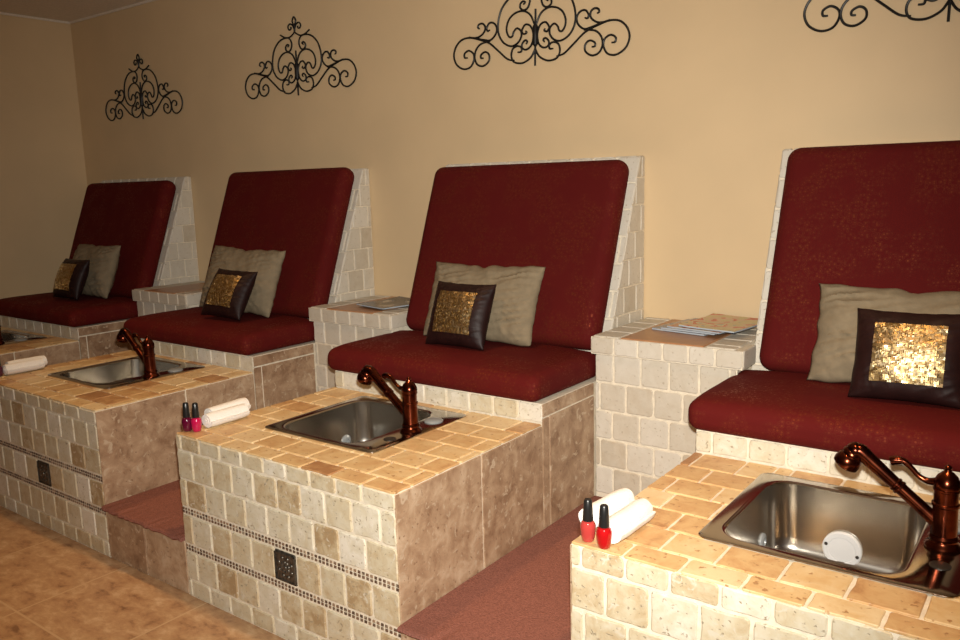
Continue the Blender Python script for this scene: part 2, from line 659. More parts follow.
def station(ix, label, seed):
    rng = random.Random(seed)
    root = empty('pedicure_station', (XS[ix], 0, 0), label, 'pedicure station', 'tiled pedicure stations along the back wall')
    g = 0.004
    # pedestal: core with the sink well left open
    c = MB()
    x0, x1, y0, y1 = g, W - g, g, LP
    c.box(x0, x1, y0, 0.06, 0, H - g)
    c.box(x0, x1, LP - 0.05, LP, 0, H - g)
    c.box(x0, 0.06, 0.06, LP - 0.05, 0, H - g)
    c.box(W - 0.06, x1, 0.06, LP - 0.05, 0, H - g)
    dx, dy = SHIFT[ix]
    hx0, hx1, hy0, hy1 = HOLE[0] + dx, HOLE[1] + dx, HOLE[2] + dy, HOLE[3] + dy
    zt = H - g - 0.03
    c.box(0.06, hx0, 0.06, LP - 0.05, zt, H - g)
    c.box(hx1, W - 0.06, 0.06, LP - 0.05, zt, H - g)
    c.box(hx0, hx1, 0.06, hy0, zt, H - g)
    c.box(hx0, hx1, hy1, LP - 0.05, zt, H - g)
    ped = c.build('pedestal', M['grout'], root)
    fm = lambda a, b, h: (a, g - h, b)
    q = MB()
    field(q, fm, 0, W, [(0.495, H - 0.002, 0.03), (0.401, 0.495, 0.085), (0.308, 0.401, 0.035), (0.061, 0.157, 0.06), (0.0, 0.061, 0.02)], rng)
    # middle row leaves the place of the accent tile
    ax0, ax1 = 0.447, 0.54
    field(q, fm, 0, ax0, [(0.183, 0.282, ax0 % 0.0985)], rng)
    field(q, fm, ax1, W, [(0.183, 0.282, 0.0)], rng)
    q.build('front_tiles', M['tumbled'], ped)
    ac = MB()
    tile(ac, fm, [(ax0, 0.183), (ax1, 0.183), (ax1, 0.282), (ax0, 0.282)], rng, 0.5, t=0.005, rad=0.003, jit=0)
    cx, cz = (ax0 + ax1) / 2, 0.2325
    for k in range(8):
        a = k * PI / 4
        for rr, sz in ((0.014, 0.007), (0.029, 0.006)):
            px, pz = cx + rr * math.cos(a + rr * 14), cz + rr * math.sin(a + rr * 14)
            ac.lathe([(sz, 0), (sz * 0.8, 0.002), (sz * 0.3, 0.0035), (0, 0.0037)], (px, -0.001, pz), (0, -1, 0), 10)
    ac.lathe([(0.009, 0), (0.007, 0.004), (0, 0.005)], (cx, -0.001, cz), (0, -1, 0), 12)
    o = 0.042
    for a, b, cc, d in ((-o, o, -o, -o + 0.003), (-o, o, o - 0.003, o), (-o, -o + 0.003, -o, o), (o - 0.003, o, -o, o)):
        ac.box(cx + a, cx + b, -0.004, -0.001, cz + cc, cz + d)
    ac.build('accent_tile', M['accent'], ped, True)['label'] = 'dark pewter accent tile with a raised flower pattern'
    for zb in (0.282, 0.157):
        mo = MB()
        n = 62
        for k in range(n):
            for j in range(2):
                a = (k + 0.5) * W / n
                zz = zb + 0.0022 + (j + 0.5) * 0.0108
                s = 0.0040
                tile(mo, fm, [(a - s - .0007, zz - s), (a + s + .0007, zz - s), (a + s + .0007, zz + s), (a - s - .0007, zz + s)], rng, rng.random() ** 1.3,
                     gap=0.0002, rad=0.0008, bev=0.0004, jit=0, t=0.0022, small=0.002)
        mo.build('mosaic_band', M['mosaic'], ped)['label'] = 'double row of small brown mosaic chips'
    q = MB()
    tm = lambda a, b, h: (a, b, H - g + h)
    rows = []
    b = 0.0
    k = 0
    for hgt in (0.068, 0.1, 0.1, 0.1, 0.1, 0.1, 0.114):
        rows.append((b, b + hgt, (0.0, 0.06, 0.02, 0.085, 0.045, 0.1, 0.03)[k]))
        b += hgt
        k += 1
    field(q, tm, 0, W, rows, rng, pitch=0.118, hole=(hx0 + 0.003, hx1 - 0.002, hy0, hy1 - 0.004),
          tintf=lambda r: min(1, max(0, r.gauss(0.55, 0.24))), rad=0.005, bev=0.002, jit=0.0008)
    q.build('counter_tiles', M['counter'], ped)
    for side, sx in ((1, W), (-1, 0.0)):
        s = MB()
        sm = (lambda a, b, h: (W - g + h, a, b)) if side == 1 else (lambda a, b, h: (g - h, LP - a, b))
        for l, r in ((0.0, 0.36), (0.36, LP)):
            tile(s, sm, [(l, 0), (r, 0), (r, H - 0.004), (l, H - 0.004)], rng, rng.uniform(0.4, 0.7), gap=0.0034, rad=0.002, bev=0.001, jit=0)
        s.build('side_slab', M['slab'], ped)
    # bench
    c = MB()
    c.box(g, W - g, LP + g, DB, 0, HB - 0.001)
    bench = c.build('bench', M['grout'], root)
    q = MB()
    field(q, lambda a, b, h: (a, LP + g - h, b), 0, W, [(H, HB, 0.05)], rng, tintf=lambda r: min(1, max(0, r.gauss(0.75, 0.15))))
    q.build('riser_tiles', M['tumbled'], bench)
    s = MB()
    sm = lambda a, b, h: (W - g + h, a, b)
    for l, r, b, t in ((LP, 0.723, 0, 0.565), (0.723, YT, 0, 0.565), (LP, YT, 0.565, HB)):
        tile(s, sm, [(l, b), (r, b), (r, t), (l, t)], rng, rng.uniform(0.3, 0.5), gap=0.0034, rad=0.002, bev=0.001, jit=0)
    s.build('side_slab', M['slab'], bench)
    # back support wedge
    zb = HB
    c = MB()
    prof = [(wy(zb) + g, zb), (DB, zb), (DB, ZW - g), (wy(ZW) + g, ZW - g)]
    c.prism(prof, WR0 + g, WR1 - g, lambda a, b, h: (h, a, b))
    bk = c.build('back_support', M['grout'], root)
    q = MB()
    reg = [(wy(zb), zb), (DB, zb), (DB, ZW), (wy(ZW), ZW)]
    rows = [(zb + i * 0.0985, zb + (i + 1) * 0.0985, (i % 2) * 0.05 + 0.01) for i in range(8)]
    field(q, lambda a, b, h: (WR1 - g + h, a, b), 1.05, DB, rows, rng, region=reg, gap=0.0022, rad=0.005, t=0.003, tintf=lambda r: min(1, max(0, r.gauss(0.62, 0.2))))
    field(q, lambda a, b, h: (WR0 + g - h, -a, b), -DB, -1.05, rows, rng, region=[(-a, b) for a, b in reg][::-1], gap=0.0022, rad=0.005, t=0.003)
    # sloping front face and top
    sl = Vector((0, YW0 - YW1, ZW - 0.7735)).normalized()
    nn = Vector((0, -sl.z, sl.y))
    base = Vector((0, wy(zb), zb))
    ln = (ZW - zb) / sl.z
    fmap = lambda a, b, h: Vector((a, 0, 0)) + base + sl * b + nn * (h - g)
    field(q, fmap, WR0, WR1, [(i * ln / 8, (i + 1) * ln / 8, (i % 2) * 0.05) for i in range(8)], rng, tintf=lambda r: min(1, max(0, r.gauss(0.8, 0.12))))
    field(q, lambda a, b, h: (a, b, ZW - g + h), WR0, WR1, [(wy(ZW) + 0.002, DB, 0.03)], rng)
    q.build('support_tiles', M['table_tile'], bk)
    return root


ST = [
    'tiled pedicure station farthest away in the dark left corner',
    'dimly lit tiled pedicure station second from the left, its counter holding a shadowed sink',
    'tiled pedicure station in the middle of the photo, its whole front in view',
    'brightly lit tiled pedicure station nearest the camera at the right edge',
]
for i in range(4):
    station(i, ST[i], 11 + i)

# ------------------------------------------------------------------ side tables between the stations
def side_table(ix, label, seed):
    rng = random.Random(seed)
    xa, xb = XS[ix] + W + 0.001, XS[ix + 1] - 0.001
    root = empty('side_table', (xa, 0, 0), label, 'side table', 'tiled side tables between the seats')
    wd = xb - xa
    g = 0.004
    y0 = YT
    ov = 0.022 if ix == 2 else 0.006
    c = MB()
    c.box(g, wd, y0 + g, DB, 0, ZT - g)
    body = c.build('table_body', M['grout'], root)
    q = MB()
    rows = [(ZCAP - (i + 1) * 0.1, ZCAP - i * 0.1, (0.05, 0.0)[i % 2] + 0.02) for i in range(5)]
    rows.append((ZC + 0.001, ZCAP - 0.5, 0.03))
    field(q, lambda a, b, h: (a, y0 + g - h, b), 0, wd, rows, rng, pitch=0.1)
    q.build('face_tiles', M['table_tile'], body)
    # cap: a row of tiles on edge, overhanging a little, then the top
    cb = MB()
    cb.box(-0.004, wd + ov, y0 - 0.016, y0 - 0.001, ZCAP, ZT - g)
    cb.box(wd + 0.002, wd + ov, y0 - 0.001, 1.12, ZCAP, ZT - g)
    cb.box(0, wd + 0.002, y0 - 0.001, y0 + g, ZCAP, ZT - g)
    cap = cb.build('cap', M['grout'], root)
    q = MB()
    field(q, lambda a, b, h: (a, y0 - 0.016 - h, b), -0.005, wd + ov + 0.002, [(ZCAP, ZT, 0.0)], rng, pitch=0.0865, even=1)
    tile(q, lambda a, b, h: (wd + ov - 0.001 + h, a, b), [(y0 - 0.016, ZCAP), (1.12, ZCAP), (1.12, ZT), (y0 - 0.016, ZT)], rng, 0.6)
    tm = lambda a, b, h: (a, b, ZT - g + h)
    for l, r, off in ((-0.003, 0.1, 0.0), (wd - 0.1, wd, 0.05)):
        yy = y0 - 0.014
        for k in range(5):
            b = min(DB, yy + (0.1 if k else 0.1 - off))
            tile(q, tm, [(l, yy), (r, yy), (r, b), (l, b)], rng, rng.uniform(0.4, 0.75))
            yy = b
    q.build('cap_tiles', M['table_tile'], cap)
    q = MB()
    tile(q, tm, [(0.1, y0 - 0.014), (wd - 0.1, y0 - 0.014), (wd - 0.1, y0 + 0.33), (0.1, y0 + 0.33)], rng, 0.5, rad=0.003, jit=0)
    for k in range(3):
        l = 0.1 + k * (wd - 0.2) / 3
        r = l + (wd - 0.2) / 3
        tile(q, tm, [(l, y0 + 0.33), (r, y0 + 0.33), (r, DB), (l, DB)], rng, rng.uniform(0.3, 0.8), rad=0.003)
    q.build('top_inlay', M['inlay'], root)['label'] = 'orange-brown inlaid top tile'
    return root


side_table(0, 'tiled side table against the wall between the two leftmost red seats, nothing on it', 51)
side_table(1, 'tiled side table left of the middle seat with dark magazines lying on it', 52)
side_table(2, 'tall pale tiled side table right of the middle seat carrying a fanned stack of magazines', 53)

# ------------------------------------------------------------------ carpeted steps
def step(ix, label, seed):
    rng = random.Random(seed)
    xa, xb = XS[ix] + W + 0.002, XS[ix + 1] - 0.002
    root = empty('carpeted_step', (xa, 0, 0), label, 'step', 'carpeted steps between the stations')
    wd = xb - xa
    c = MB()
    c.box(0, wd, 0.006, YT - 0.002, 0, ZC - 0.014)
    core = c.build('platform', M['grout'], root)
    s = MB()
    for l, r in ((0, wd / 2), (wd / 2, wd)):
        tile(s, lambda a, b, h: (a, 0.006 - h, b), [(l, 0), (r, 0), (r, ZC - 0.014), (l, ZC - 0.014)], rng, rng.uniform(0.45, 0.7), gap=0.0034, rad=0.002, bev=0.001, jit=0)
    s.build('riser_slab', M['slab'], core)
    q = MB()
    nx, rings = 24, []
    prof = [(YT - 0.002, ZC - 0.014), (-0.010, ZC - 0.014), (-0.016, ZC - 0.008), (-0.012, ZC - 0.002), (-0.004, ZC), (0.1, ZC), (0.4, ZC), (YT - 0.002, ZC)]
    for i in range(nx + 1):
        x = wd * i / nx
        e = rng.uniform(-0.004, 0.002)
        rings.append([Vector((x, y + (e if y < 0.0 else 0), z + (e * 0.7 if y < 0 else 0))) for y, z in prof])
    q.loft(rings)
    q.build('carpet', M['carpet'], root)
    return root


step(0, 'carpeted step mostly hidden behind the second station from the left', 71)
step(1, 'reddish-brown carpeted step with travertine riser between the dim station and the middle one', 72)
step(2, 'wide reddish-brown carpeted step running back between the middle and the right station', 73)

# ------------------------------------------------------------------ cushions
def rounded_box(mb, sx, sy, sz, r, n=(26, 20, 6), deform=None):
    """rounded box from 0..sx, 0..sy, 0..sz"""
    bm = bmesh.new()
    def lin(k, s):
        # points bunched at the ends so the rounding is smooth
        e = [0, .08, .2, .35, .55, .8, 1]
        a = [r * q for q in e]
        mid = [r + (s - 2 * r) * i / k for i in range(1, k)]
        return a + mid + [s - q for q in a[::-1]]
    X, Y, Z = lin(n[0], sx), lin(n[1], sy), lin(n[2], sz)
    cache = {}
    def vert(x, y, z):
        key = (round(x, 6), round(y, 6), round(z, 6))
        if key not in cache:
            p = Vector((x, y, z))
            c = Vector((min(max(x, r), sx - r), min(max(y, r), sy - r), min(max(z, r), sz - r)))
            d = p - c
            if d.length > 1e-9:
                p = c + d.normalized() * r if max(abs(d.x), abs(d.y), abs(d.z)) > r * 0.999 else c + d
            cache[key] = bm.verts.new(deform(p) if deform else p)
        return cache[key]
    def grid(A, B, f):
        for i in range(len(A) - 1):
            for j in range(len(B) - 1):
                try:
                    bm.faces.new([vert(*f(A[i], B[j])), vert(*f(A[i + 1], B[j])), vert(*f(A[i + 1], B[j + 1])), vert(*f(A[i], B[j + 1]))])
                except ValueError:
                    pass
    grid(X, Y, lambda a, b: (a, b, 0))
    grid(X, Y, lambda a, b: (a, b, sz))
    grid(X, Z, lambda a, b: (a, 0, b))
    grid(X, Z, lambda a, b: (a, sy, b))
    grid(Y, Z, lambda a, b: (0, a, b))
    grid(Y, Z, lambda a, b: (sx, a, b))
    bmesh.ops.recalc_face_normals(bm, faces=bm.faces)
    bm.verts.index_update()
    mb.add([v.co.copy() for v in bm.verts], [[v.index for v in f.verts] for f in bm.faces])
    bm.free()


SL = Vector((0, YW0 - YW1, ZW - 0.7735)).normalized()
NN = Vector((0, -SL.z, SL.y))
SEATZ = 0.702


def seat_cushion(ix, label):
    q = MB()
    sx, sy, sz = 0.942, 0.43, SEATZ - HB
    def df(p):
        u, v = p.x / sx * 2 - 1, p.y / sy
        up_ = max(0.0, p.z / sz - 0.2)
        z = p.z + up_ * 0.016 * (1 - u ** 4) * min(1, v * 3) + 0.0015 * noise.noise(p * 9 + Vector((ix * 7, 0, 0))) * up_
        # the front drops in a soft roll
        z -= up_ * 0.014 * max(0, 1 - v / 0.22) ** 2
        x, y = p.x - 0.018, p.y + 0.652
        if y > 0.96:
            x = max(x, 0.004) if y > 0.995 else x + max(0.0, 0.022 * (1 - p.x / 0.05)) * (y - 0.96) / 0.035
        return Vector((x, y, HB + 0.0015 + z))
    rounded_box(q, sx, sy, sz, 0.034, deform=df)
    o = q.build('seat_cushion', M['fabric'], smooth=True)
    o.location = (XS[ix], 0, 0)
    tag(o, label, 'seat cushion', 'burgundy seat cushions')


def back_cushion(ix, label):
    q = MB()
    z0 = 0.686
    ztop, bx, sx = ((1.340, 0.012, 0.882), (1.366, 0.016, 0.885), (1.346, 0.012, 0.890), (1.358, 0.040, 0.870))[ix]
    ln = (ztop - z0) / SL.z
    th = 0.092
    base = Vector((bx, wy(z0), z0))
    def df(p):
        u, v = p.x / sx * 2 - 1, p.y / ln * 2 - 1
        h = p.z + max(0, p.z / th - 0.3) * (0.012 * (1 - u ** 4) * (1 - v ** 4) + 0.002 * noise.noise(p * 6 + Vector((ix * 5, 3, 0))))
        return base + Vector((p.x, 0, 0)) + SL * p.y + NN * (h + 0.002)
    rounded_box(q, sx, ln, th, 0.044, deform=df)
    o = q.build('back_cushion', M['fabric'], smooth=True)
    o.location = (XS[ix], 0, 0)
    tag(o, label, 'back cushion', 'burgundy back cushions')


SC_L = ['burgundy seat cushion of the station in the far left corner',
        'burgundy seat cushion behind the second sink from the left',
        'burgundy seat cushion in the middle of the photo, behind the middle sink',
        'burgundy seat cushion at the right edge, nearest the camera']
BC_L = ['burgundy reclined back cushion beside the left wall, in deepest shadow',
        'burgundy reclined back cushion second from the left, a single beige pillow at its foot',
        'burgundy reclined back cushion in the middle of the photo with a faint golden sprig pattern',
        'burgundy reclined back cushion cut by the right edge of the photo']
for i in range(4):
    seat_cushion(i, SC_L[i])
    back_cushion(i, BC_L[i])

# ------------------------------------------------------------------ pillows
def pillow_fn(w, h, t, seed, wr=0.004, chop=0.0):
    def f(u, v, s):
        x = u * w / 2 * (1 - 0.05 * (1 - v * v))
        z = v * h / 2 * (1 - 0.05 * (1 - u * u)) - chop * max(0, v) ** 2 * math.exp(-((u + 0.05) / 0.10) ** 2)
        e = (1 - abs(u) ** 2.6) * (1 - abs(v) ** 2.6)
        y = s * t / 2 * max(0, e) ** 0.55
        # the hem wanders a little
        x += wr * 0.5 * noise.noise(Vector((seed * 3.1, v * 4.5, u)))
        z += wr * 0.5 * noise.noise(Vector((u * 4.5, seed * 2.3, v)))
        k = max(0.0, 1 - max(abs(u), abs(v)) ** 5)
        # folds run in from the seams and die out towards the middle
        a = noise.noise(Vector((u * 1.3 + seed, (v - 0.35 * u) * 6.0, s + seed)))
        b = noise.noise(Vector(((u + 0.3 * v) * 7.0, v * 1.4 + seed, s - seed)))
        y += s * wr * k * (1.5 * (1 - abs(a)) ** 3 * abs(u) ** 0.8 - 0.9 * (1 - abs(b)) ** 4 * abs(v) + 0.5 * noise.noise(Vector((u * 3, v * 3, seed))))
        return Vector((x, -y, z))
    return f


def pillow_mesh(mb, f, n=56):
    def co(i):
        a = -1 + 2 * i / n
        return math.copysign(abs(a) ** 0.8, a)
    for s in (1, -1):
        vs = [f(co(i), co(j), s) for j in range(n + 1) for i in range(n + 1)]
        fs = [(j * (n + 1) + i, j * (n + 1) + i + 1, (j + 1) * (n + 1) + i + 1, (j + 1) * (n + 1) + i) for j in range(n) for i in range(n)]
        mb.add(vs, fs)


def weld(o):
    bm = bmesh.new()
    bm.from_mesh(o.data)
    bmesh.ops.remove_doubles(bm, verts=bm.verts, dist=1e-5)
    bmesh.ops.recalc_face_normals(bm, faces=bm.faces)
    bm.to_mesh(o.data)
    bm.free()


def beige_pillow(ix, x, y, zc, lean, roll, yaw, label, w=0.49, h=0.335, t=0.12, seed=0):
    q = MB()
    pillow_mesh(q, pillow_fn(w, h, t, seed, 0.012, 0.012))
    o = q.build('beige_pillow', M['beige'], smooth=True)
    weld(o)
    o.rotation_euler = (-lean, roll, yaw)
    o.location = (XS[ix] + x, y, zc)
    tag(o, label, 'pillow', 'beige pillows on the seats')


def sequin_pillow(ix, x, y, zc, lean, roll, yaw, label, w=0.265, h=0.25, t=0.10, seed=0):
    rng = random.Random(seed * 7 + 3)
    root = empty('sequin_pillow', (XS[ix] + x, y, zc), label, 'pillow', 'sequined pillows on the seats')
    root.rotation_euler = (-lean, roll, yaw)
    f = pillow_fn(w, h, t, seed + 20, 0.003)
    q = MB()
    pillow_mesh(q, f)
    o = q.build('pillow_cover', M['satin'], root, True)
    weld(o)
    s = MB()
    n = 34
    for i in range(n):
        for j in range(n):
            u, v = -0.62 + 1.24 * (i + 0.5) / n, -0.64 + 1.28 * (j + 0.5) / n
            c = f(u, v, 1)
            du = (f(u + 0.02, v, 1) - f(u - 0.02, v, 1)).normalized()
            dv = (f(u, v + 0.02, 1) - f(u, v - 0.02, 1)).normalized()
            nn = du.cross(dv).normalized()
            if nn.y > 0:
                nn = -nn
            nt_ = (nn + Vector((rng.gauss(0, 0.075), 0, rng.gauss(0, 0.075)))).normalized()
            a = (du - nt_ * du.dot(nt_)).normalized()
            b = nt_.cross(a)
            hw, hh = 0.62 * w / n * 0.94, 0.64 * h / n * 0.94
            c = c + nn * 0.0022
            tn = rng.random()
            fr = [c + a * hw * p + b * hh * r for p, r in ((-1, -1), (1, -1), (1, 1), (-1, 1))]
            bk = [p - nn * 0.0012 for p in fr]
            s.add(fr + bk, [(0, 1, 2, 3), (7, 6, 5, 4), (0, 4, 5, 1), (1, 5, 6, 2), (2, 6, 7, 3), (3, 7, 4, 0)], tn)
    s.build('sequin_panel', M['sequin'], root)['label'] = 'square panel of gold sequins'
    return root


LEAN = math.radians(21)
beige_pillow(0, 0.515, 1.012, 0.863, LEAN, 0.0, 0.0, 'beige pillow in the darkest corner, behind the leftmost sequined pillow', seed=1, w=0.45, h=0.31)
beige_pillow(1, 0.455, 1.008, 0.874, LEAN, 0.03, 0.0, 'wrinkled beige pillow on the second seat from the left', seed=2, w=0.53, h=0.315)
beige_pillow(2, 0.460, 1.012, 0.858, LEAN, 0.0, 0.0, 'wide beige pillow with a dent in its top on the middle seat', seed=3, w=0.505, h=0.295)
beige_pillow(3, 0.475, 1.012, 0.852, LEAN, 0.0, 0.0, 'wide beige pillow on the nearest seat at the right edge', seed=4, w=0.52, h=0.285)
sequin_pillow(0, 0.545, 0.868, 0.830, math.radians(24), 0.0, 0.0, 'dark pillow with dull gold panel on the farthest left seat', seed=1, h=0.235)
sequin_pillow(1, 0.56, 0.858, 0.832, math.radians(30), 0.03, 0.05, 'dark pillow with dull gold panel tilted back on the second seat from the left', seed=2, h=0.235)
sequin_pillow(2, 0.462, 0.878, 0.830, math.radians(22), 0.0, 0.0, 'dark brown pillow with glowing orange-gold sequin panel on the middle seat', seed=3, h=0.24)
sequin_pillow(3, 0.485, 0.878, 0.830, math.radians(22), 0.0, 0.06, 'dark brown pillow with sparkling silvery-gold sequin panel at the right edge', seed=4, h=0.24)

# ------------------------------------------------------------------ sinks
def rrect(x0, x1, y0, y1, r, z, k=8):
    out = []
    for cx, cy, a0 in ((x1 - r, y1 - r, 0), (x0 + r, y1 - r, PI / 2), (x0 + r, y0 + r, PI), (x1 - r, y0 + r, 1.5 * PI)):
        for i in range(k + 1):
            a = a0 + i / k * PI / 2
            out.append(Vector((cx + r * math.cos(a), cy + r * math.sin(a), z)))
    return out


BX0, BX1, BY0, BY1 = 0.232, 0.578, 0.214, 0.596


def sink(ix, label):
    root = empty('drop_in_sink', (XS[ix] + SHIFT[ix][0], SHIFT[ix][1], 0), label, 'sink', 'steel foot sinks')
    q = MB()
    z = H + 0.0005
    t = 0.0035
    o = (0.195, 0.676, 0.184, 0.636)
    rings = [rrect(*o, 0.022, z), rrect(*o, 0.022, z + t * 0.6),
             rrect(o[0] + 0.003, o[1] - 0.003, o[2] + 0.003, o[3] - 0.003, 0.02, z + t),
             rrect(BX0 - 0.008, BX1 + 0.008, BY0 - 0.008, BY1 + 0.008, 0.062, z + t),
             rrect(BX0 - 0.004, BX1 + 0.004, BY0 - 0.004, BY1 + 0.004, 0.062, z + t - 0.0006),
             rrect(BX0, BX1, BY0, BY1, 0.06, z + t - 0.004),
             rrect(BX0, BX1, BY0, BY1, 0.06, z - 0.004), rrect(BX0 - 0.002, BX1 + 0.002, BY0 - 0.002, BY1 + 0.002, 0.06, z - 0.003)]
    rings.append(rings[0])
    q.loft(rings, False, False)
    q.build('rim', M['steel'], root, True)
    q = MB()
    dp = 0.185
    rings = []
    def rr(ins, zz):
        return rrect(BX0 + ins, BX1 - ins, BY0 + ins, BY1 - ins, max(0.05, 0.06 - ins * 0.2), zz)
    prof = [(0.0003, 0.0), (0.0015, 0.03), (0.004, 0.08), (0.007, 0.125)]
    for a in range(1, 7):
        th = a / 6 * PI / 2
        prof.append((0.009 + 0.045 * (1 - math.cos(th)), 0.14 + 0.045 * math.sin(th)))
    for ins, d in prof:
        rings.append(rr(ins, z - d))
    inner = list(rings)
    outer = [rrect(BX0 + i - 0.002, BX1 - i + 0.002, BY0 + i - 0.002, BY1 - i + 0.002, 0.055, z - d - 0.002) for i, d in prof]
    q.loft(outer[::-1] + inner, True, True)
    q.build('basin', M['basin'], root, True)
    # jets in the left and back walls
    q = MB()
    q.lathe([(0.021, 0), (0.021, 0.004), (0.017, 0.007), (0.009, 0.008), (0.008, 0.004), (0, 0.004)], (BX0 + 0.0055, 0.50, 0.425), (1, 0, 0), 24)
    q.build('jet_nozzle', M['plastic_grey'], root, True)['label'] = 'small grey jet nozzle on the left basin wall'
    q = MB()
    c = (0.400, BY1 - 0.0075, 0.413)
    q.lathe([(0.044, 0), (0.044, 0.006), (0.041, 0.009), (0.031, 0.0095), (0.030, 0.0085), (0.010, 0.0105), (0, 0.0105)], c, (0, -1, 0), 36)
    cv = q.build('jet_cover', M['plastic_white'], root, True)
    cv['label'] = 'round white plastic pump cover on the back basin wall'
    for dx in (-0.035, 0.035):
        q = MB()
        q.lathe([(0.0042, 0), (0.0042, 0.0015), (0, 0.002)], (c[0] + dx, c[1] - 0.0088, c[2] - dx * 0.25), (0, -1, 0), 10)
        q.build('screw', M['dark'], cv)
    q = MB()
    q.lathe([(0.034, 0), (0.034, 0.002), (0.028, 0.0035), (0.025, 0.002), (0, 0.0015)], ((BX0 + BX1) / 2, (BY0 + BY1) / 2, z - dp + 0.0002), (0, 0, 1), 24)
    q.build('drain', M['steel'], root, True)
    q = MB()
    zz = z + t
    q.lathe([(0.030, 0), (0.031, 0.003), (0.026, 0.007), (0.016, 0.0095), (0, 0.0105)], (0.627, 0.515, zz), (0, 0, 1), 24)
    q.build('air_button', M['plastic_grey'], root, True)['label'] = 'domed grey plastic button behind the faucet'
    q = MB()
    q.lathe([(0.019, 0), (0.019, 0.0015), (0.015, 0.003), (0, 0.003)], (0.632, 0.305, zz), (0, 0, 1), 20)
    q.build('hole_plug', M['dark'], root, True)
    return root


SK = ['steel foot sink in the dark left corner, cut by the left edge of the photo', 'small dim steel foot sink second from the left',
      'steel foot sink in the middle counter with a copper faucet over it', 'large steel foot sink at the lower right with round white pump cover']
for i in range(4):
    sink(i, SK[i])

# ------------------------------------------------------------------ faucets
def faucet(ix, label, rz=0.0):
    bx, by, bz = 0.634 + SHIFT[ix][0] * (1.0 if ix == 0 else 0.3), 0.398 + SHIFT[ix][1], H + 0.0042
    root = empty('copper_faucet', (XS[ix] + bx, by, bz), label, 'faucet', 'copper single lever faucets', rz)
    cp = M['copper']
    q = MB()
    q.lathe([(0.033, 0), (0.034, 0.004), (0.031, 0.009), (0.027, 0.013), (0.026, 0.018), (0.028, 0.022), (0.025, 0.027)], n=32)
    q.build('base', cp, root, True)
    q = MB()
    q.lathe([(0.024, 0.025), (0.0235, 0.05), (0.0225, 0.085), (0.025, 0.0875), (0.025, 0.092), (0.022, 0.094), (0.022, 0.117),
             (0.0245, 0.119), (0.0245, 0.123)], n=32)
    q.build('body', cp, root, True)
    q = MB()
    q.lathe([(0.0235, 0.1225), (0.0245, 0.129), (0.023, 0.138), (0.018, 0.148), (0.011, 0.155), (0.007, 0.158), (0.006, 0.162), (0.0075, 0.165), (0.005, 0.169), (0, 0.171)], n=32)
    lever = q.build('lever_cap', cp, root, True)
    q = MB()
    pts = spline([(-0.018, 0, 0.133), (-0.034, 0, 0.131), (-0.05, 0, 0.138), (-0.064, 0, 0.152), (-0.078, 0, 0.163), (-0.093, 0, 0.163), (-0.102, 0, 0.160)], 5)
    n = len(pts)
    q.tube(pts, [0.0085 - 0.0035 * math.sin(PI * min(1, i / n * 1.2)) * 0.9 + (0.0008 if i > n * .7 else 0) for i in range(n)], 12)
    q.build('lever', cp, lever, True)
    q = MB()
    a, b = Vector((-0.016, 0, 0.052)), Vector((-0.158, 0, 0.168))
    d = (b - a)
    q.tube([a + d * k for k in (0, 0.1, 0.3, 0.46)], [0.0145, 0.0138, 0.0130, 0.0128], 20)
    sp = q.build('spout', cp, root, True)
    q = MB()
    q.lathe([(0.0128, 0), (0.0152, 0.001), (0.0155, 0.005), (0.0135, 0.007), (0.0135, 0.0085), (0.0152, 0.0105), (0.0152, 0.014), (0.0128, 0.016)], a + d * 0.455, d, 20)
    q.build('joint_ring', cp, sp, True)
    q = MB()
    pts = [a + d * 0.52, a + d * 0.7, a + d * 0.86]
    e = a + d
    pts += spline([a + d * 0.92, a + d * 1.0, e + Vector((-0.006, 0, 0.001)), e + Vector((-0.012, 0, -0.006))], 5)
    q.tube(pts, [0.0128, 0.0138, 0.0150] + [0.0155 + 0.002 * min(1, i / 12) for i in range(len(pts) - 3)], 20)
    hd = q.build('spray_wand', cp, root, True)
    q = MB()
    q.lathe([(0, -0.006), (0.009, -0.004), (0.0155, 0.001), (0.0185, 0.008), (0.0185, 0.013), (0.0205, 0.015), (0.0215, 0.020), (0.0195, 0.0225), (0.0195, 0.025),
             (0.0240, 0.029), (0.0265, 0.042), (0.0255, 0.050), (0.021, 0.053), (0, 0.052)],
            e + Vector((-0.006, 0, 0.012)), (-0.55, 0, -1), 28)
    q.build('spray_head', cp, hd, True)
    return root


faucet(0, 'copper faucet at the left edge of the photo, only partly in frame')
faucet(1, 'copper faucet on the second sink from the left, in shadow')
faucet(2, 'copper faucet on the sink in the middle of the photo')
faucet(3, 'shiny copper faucet on the nearest sink at the right edge')

